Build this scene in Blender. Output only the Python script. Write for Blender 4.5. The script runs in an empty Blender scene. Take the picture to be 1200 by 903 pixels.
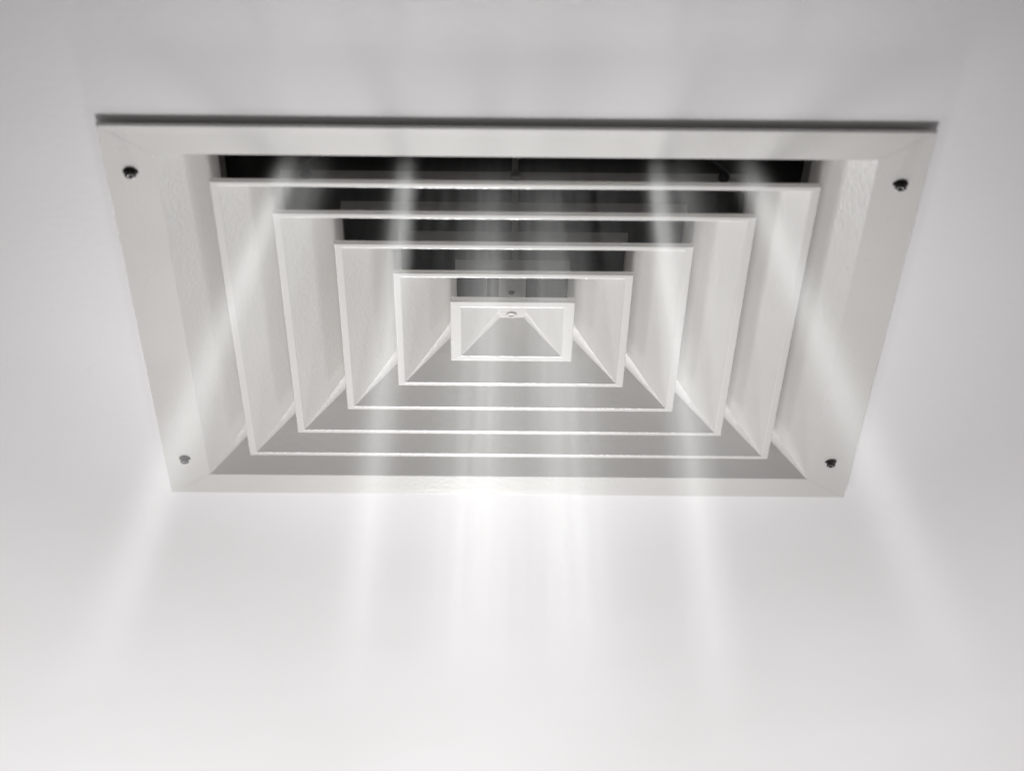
import bpy, bmesh, math, random
from mathutils import Vector, Matrix
random.seed(4)
C = bpy.context.scene
COL = C.collection

# ------------------------------------------------------------------ camera
F_PX, YAW, PITCH, ROLL = 3463.067, 0.0098, 0.48564, 0.00366
CAM = Vector((-0.02017, -2.07892, -1.14551))
cy, sy, cp, sp = math.cos(YAW), math.sin(YAW), math.cos(PITCH), math.sin(PITCH)
fwd = Vector((sy*cp, cy*cp, sp)); right = Vector((cy, -sy, 0)); up = right.cross(fwd)
r2 = math.cos(ROLL)*right + math.sin(ROLL)*up
u2 = -math.sin(ROLL)*right + math.cos(ROLL)*up
cd = bpy.data.cameras.new('camera'); cam = bpy.data.objects.new('camera', cd); COL.objects.link(cam)
cam.matrix_world = Matrix(((r2.x, u2.x, -fwd.x, CAM.x), (r2.y, u2.y, -fwd.y, CAM.y), (r2.z, u2.z, -fwd.z, CAM.z), (0, 0, 0, 1)))
cd.sensor_fit = 'HORIZONTAL'; cd.sensor_width = 36; cd.lens = F_PX/1200*36
cd.clip_start = .01; cd.clip_end = 100
cd.dof.use_dof = True; cd.dof.focus_distance = 2.42; cd.dof.aperture_fstop = 5.0
C.camera = cam
C.cycles.volume_bounces = 3

# ------------------------------------------------------------------ light of the room, plus added lamps
w = bpy.data.worlds.new('World'); C.world = w; w.use_nodes = True
bg = w.node_tree.nodes['Background']; bg.inputs[0].default_value = (1, .985, .975, 1); bg.inputs[1].default_value = .15
def area(name, loc, target, sx, sy_, power, col=(1, 1, 1)):
    d = bpy.data.lights.new(name, 'AREA'); d.shape = 'RECTANGLE'; d.size = sx; d.size_y = sy_; d.energy = power; d.color = col
    o = bpy.data.objects.new(name, d); COL.objects.link(o); o.location = loc
    o.rotation_euler = (Vector(target)-Vector(loc)).to_track_quat('-Z', 'Y').to_euler()
    return o
area('room_lamp', (-.20, 1.42, -1.76), (-.12, .8, 0), .9, .5, 36.5, (1, .985, .985))
for sx in (-1, 1):                                       # two added lamps, no windows there, mirrored in the glossy corner facets
    area('side_glint_lamp', (sx*1.36, 2.35, -1.28), (0, 0, 0), .55, .45, 9.0 if sx < 0 else 7.6)
bd = bpy.data.lights.new('stream_backlight', 'SPOT'); bd.energy = 860; bd.spot_size = math.radians(16.5); bd.spot_blend = 1; bd.shadow_soft_size = .06; bd.color = (.98, 1, .99)  # added spot that backlights the air streams, no such source known
bo = bpy.data.objects.new('stream_backlight', bd); COL.objects.link(bo); bo.location = (-.05, 3.3, -.24)
bo.rotation_euler = (Vector((0, -.236, -.200))-bo.location).to_track_quat('-Z', 'Y').to_euler(); bo.scale = (1, .66, 1)
sd = bpy.data.lights.new('vent_fill_spot', 'SPOT'); sd.energy = 105; sd.spot_size = math.radians(24); sd.spot_blend = 1; sd.shadow_soft_size = .12  # added spot with no lamp behind it: brightens the vent's middle
so = bpy.data.objects.new('vent_fill_spot', sd); COL.objects.link(so); so.location = (-.02, 1.15, -2.0)
so.rotation_euler = (Vector((-.02, -.04, 0))-so.location).to_track_quat('-Z', 'Y').to_euler()
C.view_settings.view_transform = 'Standard'; C.view_settings.look = 'None'
C.view_settings.exposure = -.40; C.view_settings.gamma = 1

# ------------------------------------------------------------------ helpers
def mat(name, col, rough=.5, metal=0, spec=.5):
    m = bpy.data.materials.new(name); m.use_nodes = True
    b = m.node_tree.nodes['Principled BSDF']
    b.inputs['Base Color'].default_value = (*col, 1); b.inputs['Roughness'].default_value = rough
    b.inputs['Metallic'].default_value = metal; b.inputs['Specular IOR Level'].default_value = spec
    return m
def bump(m, scale, strength, dist=.001, detail=2, stretch=(1, 1, 1)):
    nt = m.node_tree; b = nt.nodes['Principled BSDF']
    tc = nt.nodes.new('ShaderNodeTexCoord'); mp = nt.nodes.new('ShaderNodeMapping'); mp.inputs['Scale'].default_value = stretch
    n = nt.nodes.new('ShaderNodeTexNoise'); n.inputs['Scale'].default_value = scale; n.inputs['Detail'].default_value = detail
    bp = nt.nodes.new('ShaderNodeBump'); bp.inputs['Strength'].default_value = strength; bp.inputs['Distance'].default_value = dist
    nt.links.new(tc.outputs['Object'], mp.inputs[0]); nt.links.new(mp.outputs[0], n.inputs['Vector'])
    nt.links.new(n.outputs['Fac'], bp.inputs['Height']); nt.links.new(bp.outputs[0], b.inputs['Normal'])
    return n
def tint(m, c1, c2, scale, detail=4):
    nt = m.node_tree; b = nt.nodes['Principled BSDF']
    tc = nt.nodes.new('ShaderNodeTexCoord')
    n = nt.nodes.new('ShaderNodeTexNoise'); n.inputs['Scale'].default_value = scale; n.inputs['Detail'].default_value = detail
    r = nt.nodes.new('ShaderNodeValToRGB'); r.color_ramp.elements[0].position = .3; r.color_ramp.elements[1].position = .7
    r.color_ramp.elements[0].color = (*c1, 1); r.color_ramp.elements[1].color = (*c2, 1)
    nt.links.new(tc.outputs['Object'], n.inputs['Vector']); nt.links.new(n.outputs['Fac'], r.inputs[0]); nt.links.new(r.outputs[0], b.inputs['Base Color'])

PAINT = mat('white_powder_coat', (.76, .75, .735), .23)
tint(PAINT, (.70, .684, .660), (.735, .718, .694), 9)
bump(PAINT, 350, .32, .0006, 2, (1, .55, 1))
PLASTER = mat('ceiling_paint', (.80, .79, .795), .75, spec=.3)
tint(PLASTER, (.828, .812, .817), (.866, .856, .861), 3.5, 6)
def specks(m, scale, r, dark):
    nt = m.node_tree; b = nt.nodes['Principled BSDF']; src = b.inputs['Base Color'].links[0].from_socket
    tc = nt.nodes.new('ShaderNodeTexCoord'); v = nt.nodes.new('ShaderNodeTexVoronoi'); v.inputs['Scale'].default_value = scale
    nt.links.new(tc.outputs['Object'], v.inputs['Vector'])
    n = nt.nodes.new('ShaderNodeTexNoise'); n.inputs['Scale'].default_value = scale*.37; nt.links.new(tc.outputs['Object'], n.inputs['Vector'])
    mr = nt.nodes.new('ShaderNodeMapRange'); mr.inputs['From Min'].default_value = r*.4; mr.inputs['From Max'].default_value = r
    mr.inputs['To Min'].default_value = dark; mr.inputs['To Max'].default_value = 0; nt.links.new(v.outputs['Distance'], mr.inputs['Value'])
    gate = nt.nodes.new('ShaderNodeMath'); gate.operation = 'GREATER_THAN'; gate.inputs[1].default_value = .56; nt.links.new(n.outputs['Fac'], gate.inputs[0])
    mu = nt.nodes.new('ShaderNodeMath'); mu.operation = 'MULTIPLY'; nt.links.new(mr.outputs[0], mu.inputs[0]); nt.links.new(gate.outputs[0], mu.inputs[1])
    mx = nt.nodes.new('ShaderNodeMixRGB'); mx.inputs[2].default_value = (.32, .30, .28, 1)
    nt.links.new(mu.outputs[0], mx.inputs[0]); nt.links.new(src, mx.inputs[1]); nt.links.new(mx.outputs[0], b.inputs['Base Color'])
specks(PLASTER, 13, .035, .16)
specks(PAINT, 26, .045, .22)
bump(PLASTER, 120, .22, .0012, 5)
DUCT = mat('dark_duct_lining', (.018, .018, .018), .8)
tint(DUCT, (.012, .012, .013), (.024, .023, .022), 14)
COLLAR = mat('dull_duct_metal', (.11, .11, .11), .55, .2)
SCREW = mat('blackened_screw', (.022, .020, .018), .42, .4)
STEEL = mat('zinc_steel', (.45, .44, .43), .38, .85)
STRAPM = mat('grey_primed_steel', (.55, .53, .51), .5)
tint(STRAPM, (.52, .505, .485), (.58, .56, .54), 60)

def link(name, bm, m, parent=None, smooth=False):
    bmesh.ops.recalc_face_normals(bm, faces=bm.faces)
    me = bpy.data.meshes.new(name); bm.to_mesh(me); bm.free()
    me.materials.append(m)
    if smooth:
        for p in me.polygons: p.use_smooth = True
    o = bpy.data.objects.new(name, me); COL.objects.link(o)
    if parent: o.parent = parent
    return o
def quadstrip(bm, A, B, closed=False):
    a = [bm.verts.new(p) for p in A]; b = [bm.verts.new(p) for p in B]
    n = len(a)
    for i in range(n if closed else n-1):
        j = (i+1) % n; bm.faces.new((a[i], a[j], b[j], b[i]))
def rotz(p, k):                                         # quarter turns
    x, y, z = p
    for _ in range(k % 4): x, y = -y, x
    return (x, y, z)
def box(bm, x0, x1, y0, y1, z0, z1):
    v = [bm.verts.new((x, y, z)) for z in (z0, z1) for y in (y0, y1) for x in (x0, x1)]
    for f in ((0, 1, 3, 2), (4, 5, 7, 6), (0, 1, 5, 4), (2, 3, 7, 6), (0, 2, 6, 4), (1, 3, 7, 5)):
        bm.faces.new([v[i] for i in f])
def lathe(bm, prof, c=(0, 0, 0), n=20):
    rings = []
    for r, z in prof:
        if r < 1e-6: rings.append([bm.verts.new((c[0], c[1], c[2]+z))])
        else: rings.append([bm.verts.new((c[0]+r*math.cos(2*math.pi*i/n), c[1]+r*math.sin(2*math.pi*i/n), c[2]+z)) for i in range(n)])
    for a, b in zip(rings, rings[1:]):
        for i in range(n):
            j = (i+1) % n
            if len(a) == 1: bm.faces.new((a[0], b[j], b[i]))
            elif len(b) == 1: bm.faces.new((a[i], a[j], b[0]))
            else: bm.faces.new((a[i], a[j], b[j], b[i]))
def solid(o, t, off=1):
    s = o.modifiers.new('thickness', 'SOLIDIFY'); s.thickness = t; s.offset = off; s.use_even_offset = True
    return o

# ------------------------------------------------------------------ ceiling, open above the vent
CZ = .0064
H0 = .262
bm = bmesh.new()
L = 6
for k in range(4):
    q = [rotz(p, k) for p in ((-H0, -H0, CZ), (H0, -H0, CZ), (L, -L, CZ), (-L, -L, CZ))]
    bm.faces.new([bm.verts.new(p) for p in q])
bmesh.ops.remove_doubles(bm, verts=bm.verts, dist=1e-5)
for k in range(4):                                     # cut edge of the opening
    q = [rotz(p, k) for p in ((-H0, -H0, CZ), (H0, -H0, CZ), (H0, -H0, CZ+.0125), (-H0, -H0, CZ+.0125))]
    bm.faces.new([bm.verts.new(p) for p in q])
ceiling = link('ceiling', bm, PLASTER); ceiling['kind'] = 'structure'
ceiling['label'] = 'plain matte white painted ceiling around the air vent'

# ------------------------------------------------------------------ the diffuser
vent = bpy.data.objects.new('ceiling_vent', None); COL.objects.link(vent)
vent['label'] = 'square white metal air diffuser with nested louvre rings set in the ceiling'
vent['category'] = 'air vent'

def ring_side(bm, prof, k, c=None):
    """one mitred side of a square ring: prof is a list of (half_width, z); c widens the free corner"""
    rows = []
    for i, (h, z) in enumerate(prof):
        d = c[i] if c else 0
        rows.append([bm.verts.new(rotz((-h+d, -h, z), k)), bm.verts.new(rotz((h-d, -h, z), k))])
    for a, b in zip(rows, rows[1:]): bm.faces.new((a[0], a[1], b[1], b[0]))
def corner_piece(bm, prof, k, ca, cb):
    rows = []
    for (h, z), a, b in zip(prof, ca, cb):
        rows.append([bm.verts.new(rotz((-h+a, -h, z), k)), bm.verts.new(rotz((-h, -h+b, z), k))])
    for a, b in zip(rows, rows[1:]):
        try: bm.faces.new((a[0], a[1], b[1], b[0]))
        except ValueError: pass
def loft(bm, A, B):
    a = [bm.verts.new(p) for p in A]; b = [bm.verts.new(p) for p in B]
    for i in range(len(a)-1): bm.faces.new((a[i], a[i+1], b[i+1], b[i]))

def lerp(a, b, t): return a+(b-a)*t
def blade_profile(R, lipw=.0062, nk=None):
    """sloping blade from the lip (half width R) up to its neck"""
    n = nk if nk else R-.0488
    a = R-lipw
    return [(a, .0003), (lerp(a, n, .48), .0144), (lerp(a, n, .52), .0156), (lerp(a, n, .95), .0290), (n, .0310)]

SIDE_CUT = .020          # added corner facet shaped for a bright glint: its run along the side blades
def blades(R, prof, parent):
    """four sloped blades; the glint-catching corner facets belong to the blade on the x sides"""
    n = len(prof); z1 = prof[-1][1]
    t = [z/z1 for h, z in prof]
    for k in range(4):
        bm = bmesh.new()
        FAR, NEAR = (SIDE_CUT, .0045), (.004, .001)
        if k % 2 == 0:      # near and far blade: ends pulled in a little by the corner facets
            e = (NEAR if k == 0 else FAR)[1]
            loft(bm, [rotz((-h+e*s, -h, z), k) for (h, z), s in zip(prof, t)], [rotz((h-e*s, -h, z), k) for (h, z), s in zip(prof, t)])
        else:               # side blade with its two added corner facets
            c0, c1 = (NEAR, FAR) if k == 1 else (FAR, NEAR)
            A = [rotz((-h+c0[0]*s, -h, z), k) for (h, z), s in zip(prof, t)]
            B = [rotz((h-c1[0]*s, -h, z), k) for (h, z), s in zip(prof, t)]
            A0 = [rotz((-h, -h+c0[1]*s, z), k) for (h, z), s in zip(prof, t)]
            B0 = [rotz((h, -h+c1[1]*s, z), k) for (h, z), s in zip(prof, t)]
            loft(bm, A, B); loft(bm, A0, A); loft(bm, B, B0)
        bmesh.ops.remove_doubles(bm, verts=bm.verts, dist=2e-6)
        o = link('blade', bm, PAINT, parent)
        # thickness on the hidden (upper) side
        for v_ in (o.data,):
            if v_.polygons[0].normal.z > 0: v_.flip_normals()
        solid(o, .0010, -1)
def neck_flange(n, parent, z0=.0305, z1=.0405):
    bm = bmesh.new()
    for h in (n, n+.001):
        quadstrip(bm, [rotz((-h, -h, z0), k) for k in range(4)], [rotz((-h, -h, z1), k) for k in range(4)], True)
    quadstrip(bm, [rotz((-n, -n, z1), k) for k in range(4)], [rotz((-n-.001, -n-.001, z1), k) for k in range(4)], True)
    return link('neck_flange', bm, STRAPM, parent)
def lip(name, R, parent, lipw=.0062, rise=.0032):
    """flat hem with rolled edges, one closed loop"""
    pr = [(R-.0010, rise), (R-.0002, rise), (R, rise-.0004), (R, .0010), (R-.0003, .0003), (R-.0010, 0), (R-lipw+.0008, -.0001), (R-lipw+.0002, .0001), (R-lipw-.0004, .0006), (R-lipw-.0004, .0016), (R-.0010, .0016)]
    bm = bmesh.new()
    loops = [[bm.verts.new(rotz((-h, -h, z), k)) for k in range(4)] for h, z in pr]
    m = len(loops)
    for i in range(m):
        a, b = loops[i], loops[(i+1) % m]
        for k in range(4): bm.faces.new((a[k], a[(k+1) % 4], b[(k+1) % 4], b[k]))
    return link(name, bm, PAINT, parent)

# outer frame: flat bezel in four mitred sides, standing a little off the ceiling
R0, RI = .300, .2623
fr_prof = [(R0-.030, CZ+.001), (R0-.030, .0029), (R0-.0006, .0026), (R0-.0001, .0024), (R0, .0020), (R0, .0003), (R0-.0002, .0000), (R0-.0005, -.0001),
           (R0-.010, -.0002), (R0-.020, -.0002), (RI+.004, -.0002), (RI+.0008, -.0002), (RI, .0004)]
bm = bmesh.new()
ring_side(bm, fr_prof, 0, [.00012]*len(fr_prof))
first = link('frame', bm, PAINT, vent)
for k in range(1, 4):
    bm = bmesh.new(); ring_side(bm, fr_prof, k, [.00012]*len(fr_prof)); link('frame_side', bm, PAINT, first)
def frame_blade_profile():
    n = .2213
    return [(RI, .0003), (lerp(RI, n, .52), .0158), (lerp(RI, n, .56), .0170), (lerp(RI, n, .95), .0295), (n, .0315)]
blades(RI, frame_blade_profile(), first)
neck_flange(.2213, first, .031, .060)

# corner screws, not quite driven home
def screw_bm(bm, s=1.0):
    lathe(bm, [(.0052*s, -.0003), (.0049*s, -.0008), (.0036*s, -.0010), (.0036*s, -.0020), (.0040*s, -.0024), (.0039*s, -.0031), (.0031*s, -.0036), (.0013*s, -.0038), (.0009*s, -.0030), (0, -.0028)], n=22)
for i, (x, y, s) in enumerate(((-.2815, -.239, 1), (.2828, -.231, 1), (-.2825, .2315, .86), (.2808, .2285, .86))):
    if i == 0:
        bm = bmesh.new(); screw_bm(bm); sc = link('screw', bm, SCREW, first, True)
        sc0 = sc
    else:
        sc = sc0.copy(); COL.objects.link(sc)
    sc.location = (x, y, 0); sc.scale = (s*1.12, s*1.12, 1.3); sc.rotation_euler.z = .7*i

# nested louvre rings
LIPS = (.2253, .1814, .1371, .0933)
NECKS = (.1765, .1324, .0886, .0447)
for i, (R, n) in enumerate(zip(LIPS, NECKS)):
    g = lip('louvre_ring', R, vent)
    blades(R, blade_profile(R, nk=n), g)
    neck_flange(n, g)
    if i == 0:
        for x in (.158, -.158, .001):
            bm = bmesh.new()
            lathe(bm, [(.0042, 0), (.0042, .0022), (.0034, .0032), (.0012, .0034), (0, .0024)], n=16)
            s = link('screw', bm, SCREW if abs(x) > .1 else STEEL, g, True)
            s.rotation_euler.x = math.pi/2; s.location = (x, -n-.001, .0365)

# centre pan: lip, four slopes, flat top with its screw
RC = .0493
pan = lip('centre_pan', RC, vent, .0090, .0045)
pp = [(RC-.009, .0003), (lerp(RC-.009, .0112, .12), .0027), (lerp(RC-.009, .0112, .93), .0186), (.0112, .0199)]
tt = [z/.0199 for h, z in pp]
for k in range(4):
    bm = bmesh.new(); ends, cut = .0020, .0102  # corner facets here too, shaped to catch a glint
    if k % 2 == 0:
        loft(bm, [rotz((-h+ends*s, -h, z), k) for (h, z), s in zip(pp, tt)], [rotz((h-ends*s, -h, z), k) for (h, z), s in zip(pp, tt)])
    else:
        A = [rotz((-h+cut*s, -h, z), k) for (h, z), s in zip(pp, tt)]; B = [rotz((h-cut*s, -h, z), k) for (h, z), s in zip(pp, tt)]
        A0 = [rotz((-h, -h+ends*s, z), k) for (h, z), s in zip(pp, tt)]; B0 = [rotz((h, -h+ends*s, z), k) for (h, z), s in zip(pp, tt)]
        loft(bm, A, B); loft(bm, A0, A); loft(bm, B, B0)
    bmesh.ops.remove_doubles(bm, verts=bm.verts, dist=2e-6)
    o = link('slope', bm, PAINT, pan)
    if o.data.polygons[0].normal.z > 0: o.data.flip_normals()
    solid(o, .001, -1)
bm = bmesh.new(); box(bm, -.0114, .0114, -.0114, .0114, .0198, .0212); link('top_plate', bm, PAINT, pan)
bm = bmesh.new()
lathe(bm, [(.0044, .0002), (.0043, -.0007), (.0036, -.0012), (.0020, -.0014), (.0016, -.0003), (0, -.0002)], n=20)
s = link('screw', bm, PAINT, pan, True); s.location = (-.0004, .006, .0198)

# strap that carries the rings, its bolt, two spring wires and the hanger rod
bm = bmesh.new(); box(bm, -.0108, .0108, -.0447, .0447, .0335, .0360)
strap = link('mounting_strap', bm, PAINT, vent)
bm = bmesh.new(); lathe(bm, [(.0024, .0000), (.0024, -.0012), (.0012, -.0018), (0, -.0016)], n=14)
b = link('bolt', bm, SCREW, strap, True); b.location = (-.0005, -.006, .0335)
for x in (-.0212, .0206):
    bm = bmesh.new(); lathe(bm, [(.0006, .018), (.0006, .060)], (x, -.004, 0), 8); link('spring_wire', bm, STEEL, vent, True)
bm = bmesh.new(); lathe(bm, [(.0026, .036), (.0026, .34)], (.0022, 0, 0), 14)
link('hanger_rod', bm, STRAPM, vent, True)

# ------------------------------------------------------------------ the dark duct above
bm = bmesh.new()
a, z0, z1, rr, zt = .2230, .034, .086, .200, .46
quadstrip(bm, [rotz((-a, -a, z0), k) for k in range(4)], [rotz((-a, -a, z1), k) for k in range(4)], True)
N = 64; sq = []; ci = []
for i in range(N):                                      # top plate with its round opening
    t = 2*math.pi*(i+.5)/N; c_, s_ = math.cos(t), math.sin(t); q_ = a/max(abs(c_), abs(s_))
    if abs(abs(c_)-abs(s_)) < .09: c2, s2 = math.copysign(a, c_), math.copysign(a, s_)
    else: c2, s2 = c_*q_, s_*q_
    sq.append((c2, s2, z1)); ci.append((rr*c_, rr*s_, z1))
quadstrip(bm, sq, ci, True)
bmesh.ops.remove_doubles(bm, verts=bm.verts, dist=1e-5)
duct = link('supply_duct', bm, DUCT)
duct['label'] = 'dark lined duct box seen through the gaps above the louvres'; duct['category'] = 'duct'
bm = bmesh.new()                                        # round neck of the branch duct, ribbed, going up
prev = None
for j in range(13):
    z = lerp(z1-.004, zt, j/12); r = rr-.001+(.0025 if j % 2 else 0)
    ring = [bm.verts.new((r*math.cos(2*math.pi*i/N), r*math.sin(2*math.pi*i/N), z)) for i in range(N)]
    if prev:
        for i in range(N): bm.faces.new((prev[i], prev[(i+1) % N], ring[(i+1) % N], ring[i]))
    prev = ring
bm.faces.new(prev)
link('round_neck', bm, COLLAR, duct)

# ------------------------------------------------------------------ cool air streaming down from the vent
Y0 = -.236
bm = bmesh.new()
tp = [(-.205, Y0-.024, .012), (.205, Y0-.024, .012), (.205, Y0+.05, .012), (-.205, Y0+.05, .012)]
bt = [(-.42, Y0-.06, -.46), (.42, Y0-.06, -.46), (.42, Y0+.06, -.46), (-.42, Y0+.06, -.46)]
va = [bm.verts.new(p) for p in tp]; vb = [bm.verts.new(p) for p in bt]
bm.faces.new(va); bm.faces.new(vb[::-1])
for i in range(4): bm.faces.new((va[i], va[(i+1) % 4], vb[(i+1) % 4], vb[i]))
m = bpy.data.materials.new('misty_air'); m.use_nodes = True; nt = m.node_tree; nt.nodes.clear()
def N_(t, **kw):
    n = nt.nodes.new(t)
    for k, v in kw.items(): setattr(n, k, v)
    return n
def M_(op, a, b=None, c=None, clamp=False):
    n = N_('ShaderNodeMath', operation=op); n.use_clamp = clamp
    for i, v in enumerate((a, b, c)):
        if v is None: continue
        if isinstance(v, (int, float)): n.inputs[i].default_value = v
        else: nt.links.new(v, n.inputs[i])
    return n.outputs[0]
tc = N_('ShaderNodeTexCoord'); sep = N_('ShaderNodeSeparateXYZ'); nt.links.new(tc.outputs['Object'], sep.inputs[0])
X, Y, Z = sep.outputs
D = M_('SUBTRACT', .012, Z)                             # distance fallen
def gauss(v, s): 
    q = M_('DIVIDE', v, s); return M_('EXPONENT', M_('MULTIPLY', M_('MULTIPLY', q, q), -.5))
#        x0     slope  sigma  widening amp  length
BEAMS = ((-.1650, -.302, .0044, .018, .98, .50),
         (-.1480, -.250, .0080, .040, .25, .30),
         (-.0800, -.070, .0042, .016, .75, .42),
         (-.0187, -.018, .0095, .030, 1.40, .42),
         (.0230, .047, .0090, .030, 1.32, .42),
         (.1030, .085, .0040, .018, .82, .46),
         (.1200, .140, .0080, .040, .20, .30),
         (.1690, .330, .0052, .022, .80, .50))
tot = None
for x0, sl, sg, wd, amp, ln in BEAMS:
    xc = M_('MULTIPLY_ADD', D, sl, x0)
    s = M_('MULTIPLY_ADD', D, wd, sg)
    g = gauss(M_('SUBTRACT', X, xc), s)
    f = M_('SUBTRACT', 1, M_('DIVIDE', D, ln), clamp=True)
    f = M_('MULTIPLY_ADD', M_('EXPONENT', M_('MULTIPLY', D, -20)), .12 if abs(x0) < .05 else 3.2, M_('MULTIPLY', f, M_('EXPONENT', M_('MULTIPLY', D, -.9))))
    if abs(x0) < .05: f = M_('MULTIPLY', f, M_('DIVIDE', D, M_('ADD', D, .11)))   # the middle streams gather as they fall
    g = M_('MULTIPLY', M_('MULTIPLY', g, amp), f)
    tot = g if tot is None else M_('ADD', tot, g)
# fine strands fanning with the streams, and a thin veil in the middle
u = M_('DIVIDE', X, M_('MULTIPLY_ADD', D, 1.1, 1))
cmb = N_('ShaderNodeCombineXYZ'); nt.links.new(u, cmb.inputs[0]); nt.links.new(M_('MULTIPLY', D, .02), cmb.inputs[2])
ns = N_('ShaderNodeTexNoise'); ns.inputs['Scale'].default_value = 190; ns.inputs['Detail'].default_value = 3
nt.links.new(cmb.outputs[0], ns.inputs['Vector'])
strand = M_('MULTIPLY_ADD', ns.outputs['Fac'], 2.4, -.45, clamp=False)
strand = M_('MAXIMUM', strand, 0)
veil = M_('MULTIPLY', gauss(M_('SUBTRACT', u, .015), .075), M_('SUBTRACT', .19, M_('MULTIPLY', D, 1.3), clamp=True))
tot = M_('ADD', M_('MULTIPLY', tot, M_('MULTIPLY_ADD', strand, .5, .5)), M_('MULTIPLY', veil, strand))
gy = gauss(M_('SUBTRACT', Y, Y0), M_('MULTIPLY_ADD', D, .05, .010))
dens = M_('MULTIPLY', M_('MULTIPLY', tot, gy), 9.0)
pv = N_('ShaderNodeVolumePrincipled'); pv.inputs['Color'].default_value = (.985, .99, .985, 1); pv.inputs['Anisotropy'].default_value = .75
nt.links.new(dens, pv.inputs['Density'])
out = N_('ShaderNodeOutputMaterial'); nt.links.new(pv.outputs[0], out.inputs['Volume'])
m.cycles.volume_step_rate = .4
air = link('cool_air', bm, m); air['kind'] = 'stuff'; air['label'] = 'faint white streams of cool air blowing down from the vent'
